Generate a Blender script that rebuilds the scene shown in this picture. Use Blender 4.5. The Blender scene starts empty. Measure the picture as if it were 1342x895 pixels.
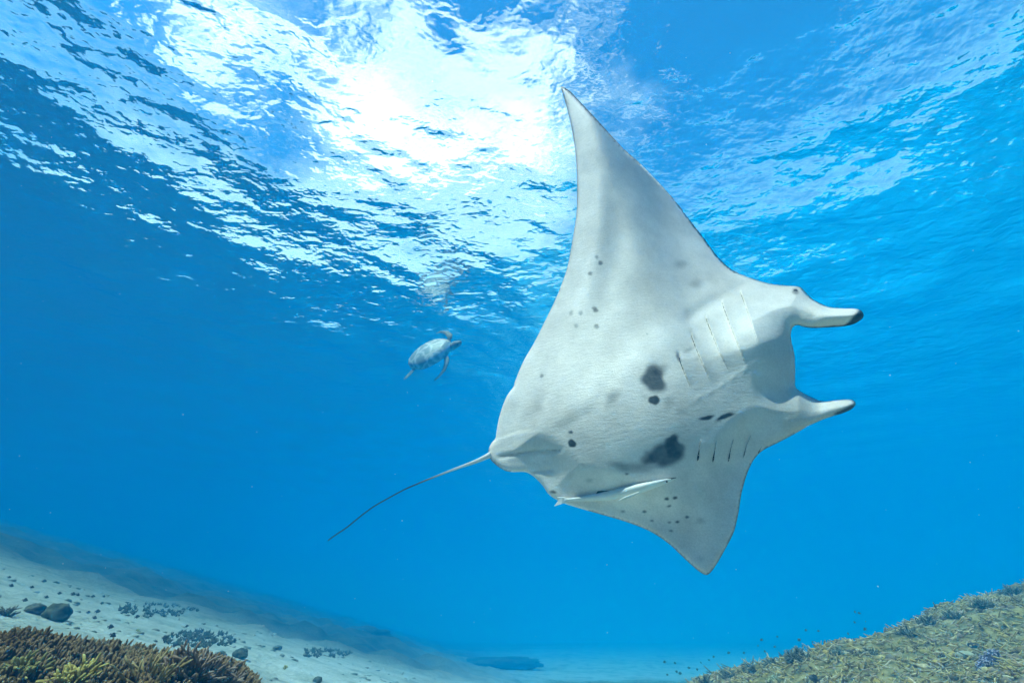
import bpy, bmesh, math, random
import numpy as np
from mathutils import Vector, Matrix, noise
from mathutils.geometry import delaunay_2d_cdt

R = math.radians
random.seed(7)
rng = np.random.default_rng(11)
scene = bpy.context.scene
COL = scene.collection

# ------------------------------------------------------------------ camera
PW, PH, F = 1342.0, 895.0, 615.0          # photograph size and focal length in its pixels
PITCH = R(31.5)
SURF = 8.0                                 # water surface above the camera, metres
cam_d = bpy.data.cameras.new("camera")
cam = bpy.data.objects.new("camera", cam_d)
COL.objects.link(cam)
cam_d.sensor_width = 36.0
cam_d.lens = F / PW * 36.0
cam_d.clip_start, cam_d.clip_end = 0.05, 500.0
cam.rotation_euler = (R(90) + PITCH, 0, 0)
scene.camera = cam

# ------------------------------------------------------------------ sun, sky, exposure
SUN_EL, SUN_AZ = R(60), R(229)             # azimuth clockwise from +Y
sun_dir = Vector((math.sin(SUN_AZ) * math.cos(SUN_EL), math.cos(SUN_AZ) * math.cos(SUN_EL), math.sin(SUN_EL)))
sun_d = bpy.data.lights.new("sun", 'SUN')
sun_d.energy, sun_d.angle, sun_d.color = 5.0, R(0.5), (1.0, 0.88, 0.78)
sun = bpy.data.objects.new("sun", sun_d)
COL.objects.link(sun)
sun.rotation_euler = sun_dir.to_track_quat('Z', 'Y').to_euler()
sun.location = (0, -6, 12)

world = bpy.data.worlds.new("World")
scene.world = world
world.use_nodes = True
wn, wl = world.node_tree.nodes, world.node_tree.links
wn.clear()
w_out = wn.new('ShaderNodeOutputWorld')
w_bg = wn.new('ShaderNodeBackground')
w_bg.inputs['Strength'].default_value = 0.08
w_sky = wn.new('ShaderNodeTexSky')
w_sky.sky_type = 'NISHITA'
w_sky.sun_disc = False
w_sky.dust_density = 0.3
w_sky.ozone_density = 9.0
w_sky.sun_elevation = SUN_EL
w_sky.sun_rotation = SUN_AZ
w_co = wn.new('ShaderNodeTexCoord')
w_sep = wn.new('ShaderNodeSeparateXYZ')
wl.new(w_co.outputs['Generated'], w_sep.inputs[0])
w_z = wn.new('ShaderNodeMath'); w_z.operation = 'MAXIMUM'; w_z.inputs[1].default_value = 0.08
wl.new(w_sep.outputs['Z'], w_z.inputs[0])
w_px = wn.new('ShaderNodeMath'); w_px.operation = 'DIVIDE'
w_py = wn.new('ShaderNodeMath'); w_py.operation = 'DIVIDE'
wl.new(w_sep.outputs['X'], w_px.inputs[0]); wl.new(w_z.outputs[0], w_px.inputs[1])
wl.new(w_sep.outputs['Y'], w_py.inputs[0]); wl.new(w_z.outputs[0], w_py.inputs[1])
w_cmb = wn.new('ShaderNodeCombineXYZ')
wl.new(w_px.outputs[0], w_cmb.inputs[0]); wl.new(w_py.outputs[0], w_cmb.inputs[1])
w_noi = wn.new('ShaderNodeTexNoise')
w_noi.inputs['Scale'].default_value = 1.9
w_noi.inputs['Detail'].default_value = 6.0
w_noi.inputs['Roughness'].default_value = 0.55
wl.new(w_cmb.outputs[0], w_noi.inputs['Vector'])
# one large cumulus ahead and a little to the left, others scattered
w_dist = wn.new('ShaderNodeVectorMath'); w_dist.operation = 'DISTANCE'
w_dist.inputs[1].default_value = (-0.24, 1.03, 0.0)
w_sq = wn.new('ShaderNodeVectorMath'); w_sq.operation = 'MULTIPLY'; w_sq.inputs[1].default_value = (0.62, 1.0, 1.0)
wl.new(w_cmb.outputs[0], w_sq.inputs[0])
wl.new(w_sq.outputs[0], w_dist.inputs[0])
w_blob = wn.new('ShaderNodeMapRange')
w_blob.inputs['From Min'].default_value = 0.22
w_blob.inputs['From Max'].default_value = 0.80
w_blob.inputs['To Min'].default_value = 0.38
w_blob.inputs['To Max'].default_value = -0.24
wl.new(w_dist.outputs['Value'], w_blob.inputs['Value'])
w_add = wn.new('ShaderNodeMath'); w_add.operation = 'ADD'
w_amp = wn.new('ShaderNodeMath'); w_amp.operation = 'MULTIPLY_ADD'; w_amp.inputs[1].default_value = 1.7; w_amp.inputs[2].default_value = -0.35
wl.new(w_noi.outputs['Fac'], w_amp.inputs[0])
wl.new(w_amp.outputs[0], w_add.inputs[0]); wl.new(w_blob.outputs[0], w_add.inputs[1])
w_rmp = wn.new('ShaderNodeMapRange'); w_rmp.interpolation_type = 'SMOOTHSTEP'
w_rmp.inputs['From Min'].default_value = 0.50
w_rmp.inputs['From Max'].default_value = 0.82
w_rmp.inputs['To Min'].default_value = 0.0
wl.new(w_add.outputs[0], w_rmp.inputs['Value'])
w_mix = wn.new('ShaderNodeMix'); w_mix.data_type = 'RGBA'
w_mix.inputs['B'].default_value = (9.3, 8.7, 8.4, 1)
# pale haze low over the horizon
w_hz = wn.new('ShaderNodeMapRange')
w_hz.inputs['From Min'].default_value = 0.04; w_hz.inputs['From Max'].default_value = 0.50
w_hz.inputs['To Min'].default_value = 0.60; w_hz.inputs['To Max'].default_value = 0.0
wl.new(w_sep.outputs['Z'], w_hz.inputs['Value'])
w_max = wn.new('ShaderNodeMath'); w_max.operation = 'MAXIMUM'
wl.new(w_rmp.outputs[0], w_max.inputs[0]); wl.new(w_hz.outputs[0], w_max.inputs[1])
wl.new(w_max.outputs[0], w_mix.inputs['Factor'])
w_hs = wn.new('ShaderNodeHueSaturation'); w_hs.inputs['Saturation'].default_value = 1.2
w_hs.inputs['Hue'].default_value = 0.485
wl.new(w_sky.outputs[0], w_hs.inputs['Color'])
wl.new(w_hs.outputs[0], w_mix.inputs['A'])
wl.new(w_mix.outputs['Result'], w_bg.inputs['Color'])
wl.new(w_bg.outputs[0], w_out.inputs['Surface'])

scene.view_settings.view_transform = 'Standard'
scene.view_settings.look = 'None'
scene.view_settings.exposure = 2.08
scene.view_settings.gamma = 1.0
cy = scene.cycles
cy.use_denoising = True
cy.max_bounces = 12
cy.diffuse_bounces = 3
cy.glossy_bounces = 3
cy.transmission_bounces = 6
cy.transparent_max_bounces = 12
cy.volume_bounces = 2
cy.caustics_reflective = False
cy.caustics_refractive = False
cy.sample_clamp_indirect = 6.0

# ------------------------------------------------------------------ helpers
FWD = np.array((0.0, math.cos(PITCH), math.sin(PITCH)))
UPV = np.array((0.0, -math.sin(PITCH), math.cos(PITCH)))
RGT = np.array((1.0, 0.0, 0.0))


def ray(px, py):
    """direction with unit forward depth through a point of the photograph"""
    px, py = np.asarray(px, float), np.asarray(py, float)
    a, b = (px - PW / 2) / F, -(py - PH / 2) / F
    return a[..., None] * RGT + b[..., None] * UPV + FWD


def at(px, py, t):
    return Vector(ray(px, py) * t)


def project(P):
    d = P @ FWD
    return (P @ RGT) / d * F + PW / 2, -(P @ UPV) / d * F + PH / 2


def sstep(a, b, x):
    t = np.clip((x - a) / (b - a), 0, 1)
    return t * t * (3 - 2 * t)


def vnoise(x, y, s, seed=0.0, octv=4):
    x, y = np.asarray(x, float), np.asarray(y, float)
    f = [noise.fractal(Vector((a * s + seed, b * s - seed, seed * 1.7)), 1.0, 2.0, octv) for a, b in zip(x.ravel(), y.ravel())]
    return np.array(f).reshape(x.shape)


def tag(o, label=None, cat=None, group=None, kind=None):
    if label: o['label'] = label
    if cat: o['category'] = cat
    if group: o['group'] = group
    if kind: o['kind'] = kind
    return o


def mesh_obj(name, verts, faces, mat=None, parent=None, smooth=True, loc=None):
    me = bpy.data.meshes.new(name)
    me.from_pydata([tuple(v) for v in verts], [], [tuple(f) for f in faces])
    if smooth:
        me.polygons.foreach_set('use_smooth', [True] * len(me.polygons))
    if mat: me.materials.append(mat)
    me.update()
    o = bpy.data.objects.new(name, me)
    COL.objects.link(o)
    if parent: o.parent = parent
    if loc is not None: o.location = loc
    return o


def empty(name, loc):
    o = bpy.data.objects.new(name, None)
    o.empty_display_size = 0.1
    o.location = loc
    COL.objects.link(o)
    return o


def material(name, base=(0.5, 0.5, 0.5), rough=0.7, spec=0.3):
    m = bpy.data.materials.new(name)
    m.use_nodes = True
    b = m.node_tree.nodes['Principled BSDF']
    b.inputs['Base Color'].default_value = (*base, 1)
    b.inputs['Roughness'].default_value = rough
    b.inputs['Specular IOR Level'].default_value = spec
    return m, m.node_tree.nodes, m.node_tree.links, b


def mottled(name, c1, c2, scale=20.0, rough=0.8, bump=0.3, bscale=60.0, detail=5.0, attr=None):
    """two tone procedural material with noise relief; attr multiplies in a colour attribute"""
    m, n, l, b = material(name, c1, rough)
    tc = n.new('ShaderNodeTexCoord')
    t = n.new('ShaderNodeTexNoise'); t.inputs['Scale'].default_value = scale; t.inputs['Detail'].default_value = detail
    l.new(tc.outputs['Object'], t.inputs['Vector'])
    r = n.new('ShaderNodeValToRGB')
    r.color_ramp.elements[0].position, r.color_ramp.elements[0].color = 0.35, (*c1, 1)
    r.color_ramp.elements[1].position, r.color_ramp.elements[1].color = 0.65, (*c2, 1)
    l.new(t.outputs['Fac'], r.inputs['Fac'])
    src = r.outputs['Color']
    if attr:
        a = n.new('ShaderNodeAttribute'); a.attribute_name = attr
        mx = n.new('ShaderNodeMix'); mx.data_type = 'RGBA'; mx.blend_type = 'MULTIPLY'; mx.inputs['Factor'].default_value = 1
        l.new(src, mx.inputs['A']); l.new(a.outputs['Color'], mx.inputs['B'])
        src = mx.outputs['Result']
    l.new(src, b.inputs['Base Color'])
    t2 = n.new('ShaderNodeTexNoise'); t2.inputs['Scale'].default_value = bscale; t2.inputs['Detail'].default_value = 4
    l.new(tc.outputs['Object'], t2.inputs['Vector'])
    bp = n.new('ShaderNodeBump'); bp.inputs['Strength'].default_value = bump; bp.inputs['Distance'].default_value = 0.02
    l.new(t2.outputs['Fac'], bp.inputs['Height'])
    l.new(bp.outputs['Normal'], b.inputs['Normal'])
    return m


def set_color(me, name, cols):
    a = me.color_attributes.new(name, 'FLOAT_COLOR', 'POINT')
    c = np.ones((len(me.vertices), 4), np.float32)
    c[:, :cols.shape[1]] = cols
    a.data.foreach_set('color', c.ravel())


def tube(pts, radii, sides=8, flat=None, close=True):
    """verts, faces of a tube along pts"""
    pts = [Vector(p) for p in pts]
    V, Fc = [], []
    up = Vector((0.13, 0.2, 1)).normalized()
    for i, p in enumerate(pts):
        d = (pts[min(i + 1, len(pts) - 1)] - pts[max(i - 1, 0)]).normalized()
        a = d.cross(up)
        if a.length < 1e-3: a = d.cross(Vector((1, 0, 0)))
        a.normalize(); b = a.cross(d).normalized()
        for k in range(sides):
            an = 2 * math.pi * k / sides
            V.append(p + a * math.cos(an) * radii[i] + b * math.sin(an) * radii[i])
    for i in range(len(pts) - 1):
        for k in range(sides):
            k2 = (k + 1) % sides
            Fc.append((i * sides + k, i * sides + k2, (i + 1) * sides + k2, (i + 1) * sides + k))
    if close:
        V += [pts[0], pts[-1]]
        n0, n1 = len(V) - 2, len(V) - 1
        L = (len(pts) - 1) * sides
        for k in range(sides):
            k2 = (k + 1) % sides
            Fc.append((n0, k2, k)); Fc.append((n1, L + k, L + k2))
    return V, Fc


def icos(sub=2):
    bm = bmesh.new()
    bmesh.ops.create_icosphere(bm, subdivisions=sub, radius=1.0)
    v = np.array([x.co for x in bm.verts]); f = np.array([[q.index for q in x.verts] for x in bm.faces])
    bm.free()
    return v, f

# ------------------------------------------------------------------ water body (air of the sea)
m = bpy.data.materials.new("water_volume"); m.use_nodes = True
n, l = m.node_tree.nodes, m.node_tree.links
n.clear()
o = n.new('ShaderNodeOutputMaterial')
v = n.new('ShaderNodeVolumePrincipled')
v.inputs['Color'].default_value = (0.0, 0.228, 0.51, 1)
v.inputs['Absorption Color'].default_value = (0.0, 0.30, 0.66, 1)
v.inputs['Density'].default_value = 0.085
v.inputs['Anisotropy'].default_value = -0.60
l.new(v.outputs[0], o.inputs['Volume'])
hx, hz0, hz1 = 92.0, -5.2, SURF + 0.8
hv = [(-hx, -hx, hz0), (hx, -hx, hz0), (hx, hx, hz0), (-hx, hx, hz0), (-hx, -hx, hz1), (hx, -hx, hz1), (hx, hx, hz1), (-hx, hx, hz1)]
hf = [(0, 3, 2, 1), (4, 5, 6, 7), (0, 1, 5, 4), (1, 2, 6, 5), (2, 3, 7, 6), (3, 0, 4, 7)]
haze = mesh_obj("haze", hv, hf, m, smooth=False)
tag(haze, "clear blue sea water that far things fade into", kind='stuff')

# ------------------------------------------------------------------ water surface
m = bpy.data.materials.new("water_surface"); m.use_nodes = True
n, l = m.node_tree.nodes, m.node_tree.links
n.clear()
o = n.new('ShaderNodeOutputMaterial')
tc = n.new('ShaderNodeTexCoord')


def wave_noise(scale, stretch, rot, detail, dist=0.6):
    mp = n.new('ShaderNodeMapping')
    mp.inputs['Rotation'].default_value = (0, 0, rot)
    mp.inputs['Scale'].default_value = (scale, scale * stretch, scale)
    l.new(tc.outputs['Object'], mp.inputs['Vector'])
    t = n.new('ShaderNodeTexNoise'); t.inputs['Scale'].default_value = 1.0
    t.inputs['Detail'].default_value = detail; t.inputs['Roughness'].default_value = 0.5; t.inputs['Distortion'].default_value = dist
    l.new(mp.outputs[0], t.inputs['Vector'])
    return t.outputs['Fac']


h1 = wave_noise(2.6, 1.5, R(12), 1.5, 0.3)
h2 = wave_noise(7.0, 1.3, R(-18), 1.0, 0.3)
b1 = n.new('ShaderNodeBump'); b1.inputs['Strength'].default_value = 1.0; b1.inputs['Distance'].default_value = 0.041
l.new(h1, b1.inputs['Height'])
b2 = n.new('ShaderNodeBump'); b2.inputs['Strength'].default_value = 1.0; b2.inputs['Distance'].default_value = 0.0115
l.new(h2, b2.inputs['Height']); l.new(b1.outputs['Normal'], b2.inputs['Normal'])
nrm = b2.outputs['Normal']
fr = n.new('ShaderNodeFresnel'); fr.inputs['IOR'].default_value = 1.333
l.new(nrm, fr.inputs['Normal'])
tr = n.new('ShaderNodeBsdfTransparent')
rf = n.new('ShaderNodeBsdfRefraction'); rf.inputs['IOR'].default_value = 1.333; rf.inputs['Roughness'].default_value = 0.0
l.new(nrm, rf.inputs['Normal'])
gl = n.new('ShaderNodeBsdfGlossy'); gl.inputs['Roughness'].default_value = 0.02
l.new(nrm, gl.inputs['Normal'])
mx1 = n.new('ShaderNodeMixShader'); mx1.inputs[0].default_value = 0.6
l.new(tr.outputs[0], mx1.inputs[1]); l.new(rf.outputs[0], mx1.inputs[2])
mx2 = n.new('ShaderNodeMixShader')
l.new(fr.outputs[0], mx2.inputs[0]); l.new(mx1.outputs[0], mx2.inputs[1]); l.new(gl.outputs[0], mx2.inputs[2])
l.new(mx2.outputs[0], o.inputs['Surface'])

NG = 420
s = np.linspace(-1, 1, NG)
gx = 86 * np.sinh(4.2 * s) / math.sinh(4.2)
gy = gx + 4.0 * (1 - s * s)
GX, GY = np.meshgrid(gx, gy)
GZ = np.full_like(GX, SURF)
for k in range(46):
    lam = 0.62 * (6.0 ** rng.random())
    th = R(90) + rng.normal(0, 1.0)
    kx, ky = 2 * math.pi / lam * math.cos(th), 2 * math.pi / lam * math.sin(th)
    amp = 0.0034 * lam * rng.uniform(0.5, 1.2)
    fade = sstep(70 * lam, 16 * lam, np.hypot(GX, GY - 4))      # grid gets coarse far off
    GZ += fade * amp * np.sin(kx * GX + ky * GY + rng.uniform(0, 6.28))
idx = np.arange(NG * NG).reshape(NG, NG)
ff = np.stack([idx[:-1, :-1], idx[:-1, 1:], idx[1:, 1:], idx[1:, :-1]], -1).reshape(-1, 4)
water = mesh_obj("water", np.stack([GX, GY, GZ], -1).reshape(-1, 3).tolist(), ff.tolist(), m)
tag(water, "rippled sea surface seen from below with bright sky showing through", kind='structure')

# ------------------------------------------------------------------ seabed
CREST_X = np.array([-2.0, 1.0, 1.7, 2.2, 3.2, 4.0, 5.4, 6.4, 7.6, 12.0, 30.0])
CREST_Z = np.array([-3.0, -2.0, -1.30, -0.82, -0.46, -0.34, -0.06, 0.20, 0.56, 1.7, 3.6])


def ground_z(x, y, K=0.72):
    x, y = np.asarray(x, float) / K, np.asarray(y, float) / K
    r = np.hypot(x, y)
    zl = -0.5 - 0.24 * (x + 3.05) - 0.043 * (y - 6.76)
    cap = 9.3
    zl = cap - 0.3 * np.logaddexp(0, (cap - zl) / 0.3)
    floor = -2.05 - 0.006 * np.clip(y, 0, 40)
    k = 0.35
    z = np.log(np.exp(np.clip((zl) / k, -30, 30)) + np.exp(np.clip(floor / k, -30, 30))) * k
    crest = np.interp(x, CREST_X, CREST_Z)
    back = 7.5 + 0.05 * x
    fall = np.maximum(0, y - back)
    zr = crest - 0.55 * fall * sstep(0, 1.5, fall) + 0.02 * np.minimum(0, y - back)
    w = sstep(0.4, 2.0, x)
    z = np.where(x > 0.2, np.maximum(z, zr * w + z * (1 - w)), z)
    # coral bank close by on the left
    cz = np.interp(x, [-6.0, -2.84, -2.03, -1.37, -0.9, -0.4], [0.55, 0.05, -0.12, -0.31, -0.62, -1.2])
    bank = cz - 0.24 * np.maximum(0, 2.75 - y) - 1.6 * np.maximum(0, y - (2.95 + 0.12 * np.sin(3.1 * x)))
    z = np.where(x < 0, np.maximum(z, bank), z)
    return z * K


def masks(x, y):
    """left bank, right reef"""
    K = 0.72
    x, y = np.asarray(x, float) / K, np.asarray(y, float) / K
    cz = np.interp(x, [-6.0, -2.84, -2.03, -1.37, -0.9, -0.4], [0.55, 0.05, -0.12, -0.31, -0.62, -1.2])
    bank = cz - 0.24 * np.maximum(0, 2.75 - y) - 1.6 * np.maximum(0, y - (2.95 + 0.12 * np.sin(3.1 * x)))
    mb = (bank > ground_z(x * K, y * K) / K - 0.03) & (x < 0)
    mr = sstep(1.3, 1.9, x) * sstep(30.0, 26.0, y - 0.2 * x)
    return mb.astype(float), mr


NG = 340
s = np.linspace(-1, 1, NG)
gx = 80 * np.sinh(4.4 * s) / math.sinh(4.4)
gy = gx + 5.0 * (1 - s * s)
GX, GY = np.meshgrid(gx, gy)
GZ = ground_z(GX, GY)
mb, mr = masks(GX, GY)
nz = vnoise(GX, GY, 0.9, 3.1, 5)
nz2 = vnoise(GX, GY, 0.22, 8.4, 4)
rad = np.hypot(GX, GY)
# the sand ends where the photograph shows it end: radius of that edge by azimuth
ed_az, ed_r = [], []
for ex, ey in [(0, 722), (150, 768), (300, 815), (450, 850), (600, 890)]:
    d = ray(ex, ey)
    ts = np.linspace(1.5, 22, 400)
    under = d[2] * ts < ground_z(d[0] * ts, d[1] * ts)
    th = ts[np.argmax(under)] if under.any() else 14.0
    ed_az.append(math.atan2(d[0], d[1])); ed_r.append(th * math.hypot(d[0], d[1]))
AZ = np.arctan2(GX, GY)
edge_r = np.interp(AZ, ed_az, ed_r)
rn = (rad + 0.9 * nz + 1.1 * nz2) / edge_r
far = sstep(0.84, 1.16, rn) * sstep(0.12, -0.22, AZ + 0.1 * nz2) + sstep(8.0, 10.5, rad + nz2) * sstep(0.35, 0.6, AZ)  # last term: dark reef added out of view to dim the surface reflection
side = np.maximum(sstep(-0.88, -1.05, AZ + 0.06 * nz2), sstep(1.05, 1.3, AZ)) * sstep(2.2, 3.6, rad + nz2)  # unseen ground at the sides darkened so the water surface mirrors less brightness
far = np.clip(np.maximum(far, side), 0, 1)
mr = mr * (1 - far)
GZ = GZ + nz * (0.035 + 0.11 * mr + 0.09 * mb + 0.28 * far) + 0.05 * nz2
patch = sstep(0.18, 0.42, vnoise(GX, GY, 1.25, 21.0, 5)) * (1 - mr) * (1 - mb)
idx = np.arange(NG * NG).reshape(NG, NG)
ff = np.stack([idx[:-1, :-1], idx[:-1, 1:], idx[1:, 1:], idx[1:, :-1]], -1).reshape(-1, 4)

m, n, l, b = material("seabed", (0.6, 0.55, 0.45), 0.95, 0.1)
tc = n.new('ShaderNodeTexCoord')
at_ = n.new('ShaderNodeAttribute'); at_.attribute_name = 'zones'
sp = n.new('ShaderNodeSeparateColor'); l.new(at_.outputs['Color'], sp.inputs[0])


def nramp(scale, stops, detail=6.0):
    t = n.new('ShaderNodeTexNoise'); t.inputs['Scale'].default_value = scale; t.inputs['Detail'].default_value = detail; t.inputs['Roughness'].default_value = 0.62
    l.new(tc.outputs['Object'], t.inputs['Vector'])
    r = n.new('ShaderNodeValToRGB')
    while len(r.color_ramp.elements) < len(stops): r.color_ramp.elements.new(0.5)
    for e, (p, c) in zip(r.color_ramp.elements, stops):
        e.position, e.color = p, (*c, 1)
    l.new(t.outputs['Fac'], r.inputs['Fac'])
    return r.outputs['Color']


def mixc(fac, a, bb):
    mx = n.new('ShaderNodeMix'); mx.data_type = 'RGBA'
    l.new(fac, mx.inputs['Factor']); l.new(a, mx.inputs['A']); l.new(bb, mx.inputs['B'])
    return mx.outputs['Result']


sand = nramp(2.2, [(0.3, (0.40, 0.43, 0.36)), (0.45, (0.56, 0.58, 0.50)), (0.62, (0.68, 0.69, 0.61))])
weed = nramp(6.0, [(0.3, (0.06, 0.08, 0.05)), (0.6, (0.20, 0.22, 0.16))])  # also used for the painted dimming of the sand
reef = nramp(9.0, [(0.30, (0.05, 0.05, 0.02)), (0.45, (0.22, 0.18, 0.06)), (0.58, (0.36, 0.30, 0.12)), (0.72, (0.44, 0.38, 0.22))])
brown = nramp(12.0, [(0.35, (0.03, 0.022, 0.01)), (0.65, (0.12, 0.085, 0.03))])
dark = nramp(1.4, [(0.35, (0.03, 0.055, 0.045)), (0.65, (0.09, 0.12, 0.09))])
at2 = n.new('ShaderNodeAttribute'); at2.attribute_name = 'weed_dimming'
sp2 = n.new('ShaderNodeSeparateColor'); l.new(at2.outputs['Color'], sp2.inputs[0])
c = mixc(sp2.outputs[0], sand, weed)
c = mixc(sp.outputs[2], c, dark)
c = mixc(sp.outputs[1], c, reef)
c = mixc(sp.outputs[0], c, brown)
l.new(c, b.inputs['Base Color'])
t2 = n.new('ShaderNodeTexNoise'); t2.inputs['Scale'].default_value = 14; t2.inputs['Detail'].default_value = 8
l.new(tc.outputs['Object'], t2.inputs['Vector'])
bp = n.new('ShaderNodeBump'); bp.inputs['Strength'].default_value = 0.9; bp.inputs['Distance'].default_value = 0.06
l.new(t2.outputs['Fac'], bp.inputs['Height']); l.new(bp.outputs['Normal'], b.inputs['Normal'])
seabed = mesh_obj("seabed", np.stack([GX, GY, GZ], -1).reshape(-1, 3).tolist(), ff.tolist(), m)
set_color(seabed.data, 'zones', np.stack([mb.ravel(), mr.ravel(), far.ravel()], -1))
set_color(seabed.data, 'weed_dimming', np.stack([np.maximum(patch * 0.45, 0.5 * sstep(0.55, 0.95, rn) * sstep(0.1, -0.2, AZ) + 0.38 * sstep(-0.30, -0.75, AZ + 0.12 * nz)).ravel(), patch.ravel(), patch.ravel()], -1))  # weed patches; dimming to the far edge and left painted in as weed tone
tag(seabed, "pale sand slope between two reef banks", kind='structure')
# ------------------------------------------------------------------ manta ray
OUT = [(735.3, 113.7), (741, 116), (749.4, 122.1), (762.5, 136.2), (780.6, 155.3), (798.7, 175.4), (812.7, 190.5), (820.8, 198.6), (838.9, 214.6),
       (856, 232), (869.3, 246.1), (886.4, 265.5), (904.5, 289.4), (922.6, 312.5), (940.7, 336.7), (958.8, 353.2), (980.9, 363.3), (1008.3, 371.6),
       (1026.4, 374.2), (1044.5, 375.4), (1051.5, 378.4), (1058.6, 386.3), (1068.6, 394.3), (1086.7, 402.4), (1104.8, 404.2), (1121, 404.6),
       (1129, 407.6), (1132, 412.8), (1128, 419.4), (1114.9, 424), (1088.7, 426.3), (1068.6, 428), (1054.5, 427.6), (1045.5, 426), (1039.5, 428.5),
       (1036.5, 436), (1037.4, 448.6), (1041, 464.7), (1042, 484.8), (1041.8, 500), (1042.3, 506.5), (1046.5, 511.2), (1060.6, 519.3), (1078.7, 525.8),
       (1096.8, 524.3), (1112.9, 523.5), (1120.4, 525.9), (1121.6, 529.5), (1116.9, 535.4), (1104.8, 541.2), (1084.7, 547.4), (1062.6, 556.5), (1040.4, 569.0),
       (1020.3, 579.6), (1000.2, 589.7), (988.2, 601.7), (980.1, 617.8), (974, 637), (970.7, 652), (967.7, 672), (961.7, 696.6), (950.6, 718.7),
       (938.6, 739.8), (930.5, 750.4), (925.5, 752.9), (919.4, 750.5), (908.4, 741.9), (894.3, 728.8), (878.2, 713.7), (860.1, 700.6), (840, 690.6),
       (820, 683.4), (800, 677.3), (772.9, 669.6), (740.7, 660.0), (728.6, 654.2), (718.6, 646.9), (712, 637.2), (704.5, 628.8), (695.5, 621.5), (686.4, 618.2),
       (668.3, 618.1), (657, 614), (644.5, 603.9), (640.4, 596.4), (640.8, 587.4), (644.6, 579.8), (649.2, 574.5), (650.4, 567.3), (653.2, 551), (658, 534), (663.2, 521),
       (667.4, 514), (673.4, 506), (675.3, 498.5), (686.3, 472.6), (700.3, 448.4), (714.4, 420.3), (727, 394.5), (737, 370), (744.5, 346), (752, 304.5),
       (755.6, 280), (756.4, 257), (756.3, 228.5), (754.4, 202.6), (750.4, 174.4), (743.4, 143.2), (737.3, 122.1)]
T_C = 2.3                                           # depth of the body centre along the view axis, metres
C0 = np.array(ray(850.0, 480.0) * T_C)
TILT = R(25)
NB = np.array((-0.22, -math.cos(PITCH - TILT), -math.sin(PITCH - TILT))); NB /= np.linalg.norm(NB)


def on_plane(px, py, h):
    """point at height h (towards the camera side) over the ray's plane through the body"""
    d = ray(px, py)
    t = (C0 @ NB) / (d @ NB)
    return d * t[..., None] + NB * np.asarray(h)[..., None]


def closed_spline(P, step=2.6):
    P = np.array(P); N = len(P); outp = []
    for i in range(N):
        p0, p1, p2, p3 = P[i - 1], P[i], P[(i + 1) % N], P[(i + 2) % N]
        k = max(1, int(round(np.linalg.norm(p2 - p1) / step)))
        for j in range(k):
            t = j / k
            outp.append(0.5 * (2 * p1 + (p2 - p0) * t + (2 * p0 - 5 * p1 + 4 * p2 - p3) * t * t + (3 * p1 - p0 - 3 * p2 + p3) * t ** 3))
    return np.array(outp)


def poly_dist(X, Y, P, closed=True):
    best = np.full(X.shape, 1e9)
    Q = np.roll(P, -1, 0) if closed else P[1:]
    for (ax, ay), (bx, by) in zip(P, Q):
        dx, dy = bx - ax, by - ay
        L = dx * dx + dy * dy + 1e-12
        t = np.clip(((X - ax) * dx + (Y - ay) * dy) / L, 0, 1)
        best = np.minimum(best, np.hypot(X - ax - t * dx, Y - ay - t * dy))
    return best


def inside(X, Y, P):
    c = np.zeros(X.shape, bool)
    for (ax, ay), (bx, by) in zip(P, np.roll(P, -1, 0)):
        hit = ((ay > Y) != (by > Y)) & (X < (bx - ax) * (Y - ay) / (by - ay + 1e-12) + ax)
        c ^= hit
    return c


BND = closed_spline(OUT)
AX0, AX1 = np.array((640.0, 597.0)), np.array((1041.0, 470.0))
AXD = (AX1 - AX0) / np.linalg.norm(AX1 - AX0)
LEN = np.linalg.norm(AX1 - AX0)
GILL_UP = [[(890.5, 468.0), (894, 480), (899, 493), (905, 507)], [(906.5, 439.5), (911, 453), (921, 477), (932, 502)], [(925.8, 417.5), (933, 437), (944, 464), (955, 485)],
           [(946.8, 397.0), (955, 420), (966, 448), (977, 477)], [(971.0, 384.0), (980, 408), (988, 432), (993, 450)]]
GILL_LO = [[(917.5, 577), (916.4, 588), (914.2, 604)], [(938.5, 578), (936.6, 590), (934, 605.5)], [(960.8, 576), (957, 590), (954.5, 605)],
           [(983.5, 571), (978, 584), (974, 600)], [(998, 585), (995.5, 590), (993.5, 594)]]


def line_field(X, Y, pts):
    """distance to an open line and signed side (positive toward the head)"""
    pts = np.array(pts, float)
    d = poly_dist(X, Y, pts, closed=False)
    a, bq = pts[0], pts[-1]
    t = np.array((bq[0] - a[0], bq[1] - a[1])); t /= np.linalg.norm(t)
    yy = np.clip((Y - a[1]) / (bq[1] - a[1]), 0, 1)
    xi = np.interp(Y, pts[:, 1], pts[:, 0])
    return d, X - xi


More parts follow.
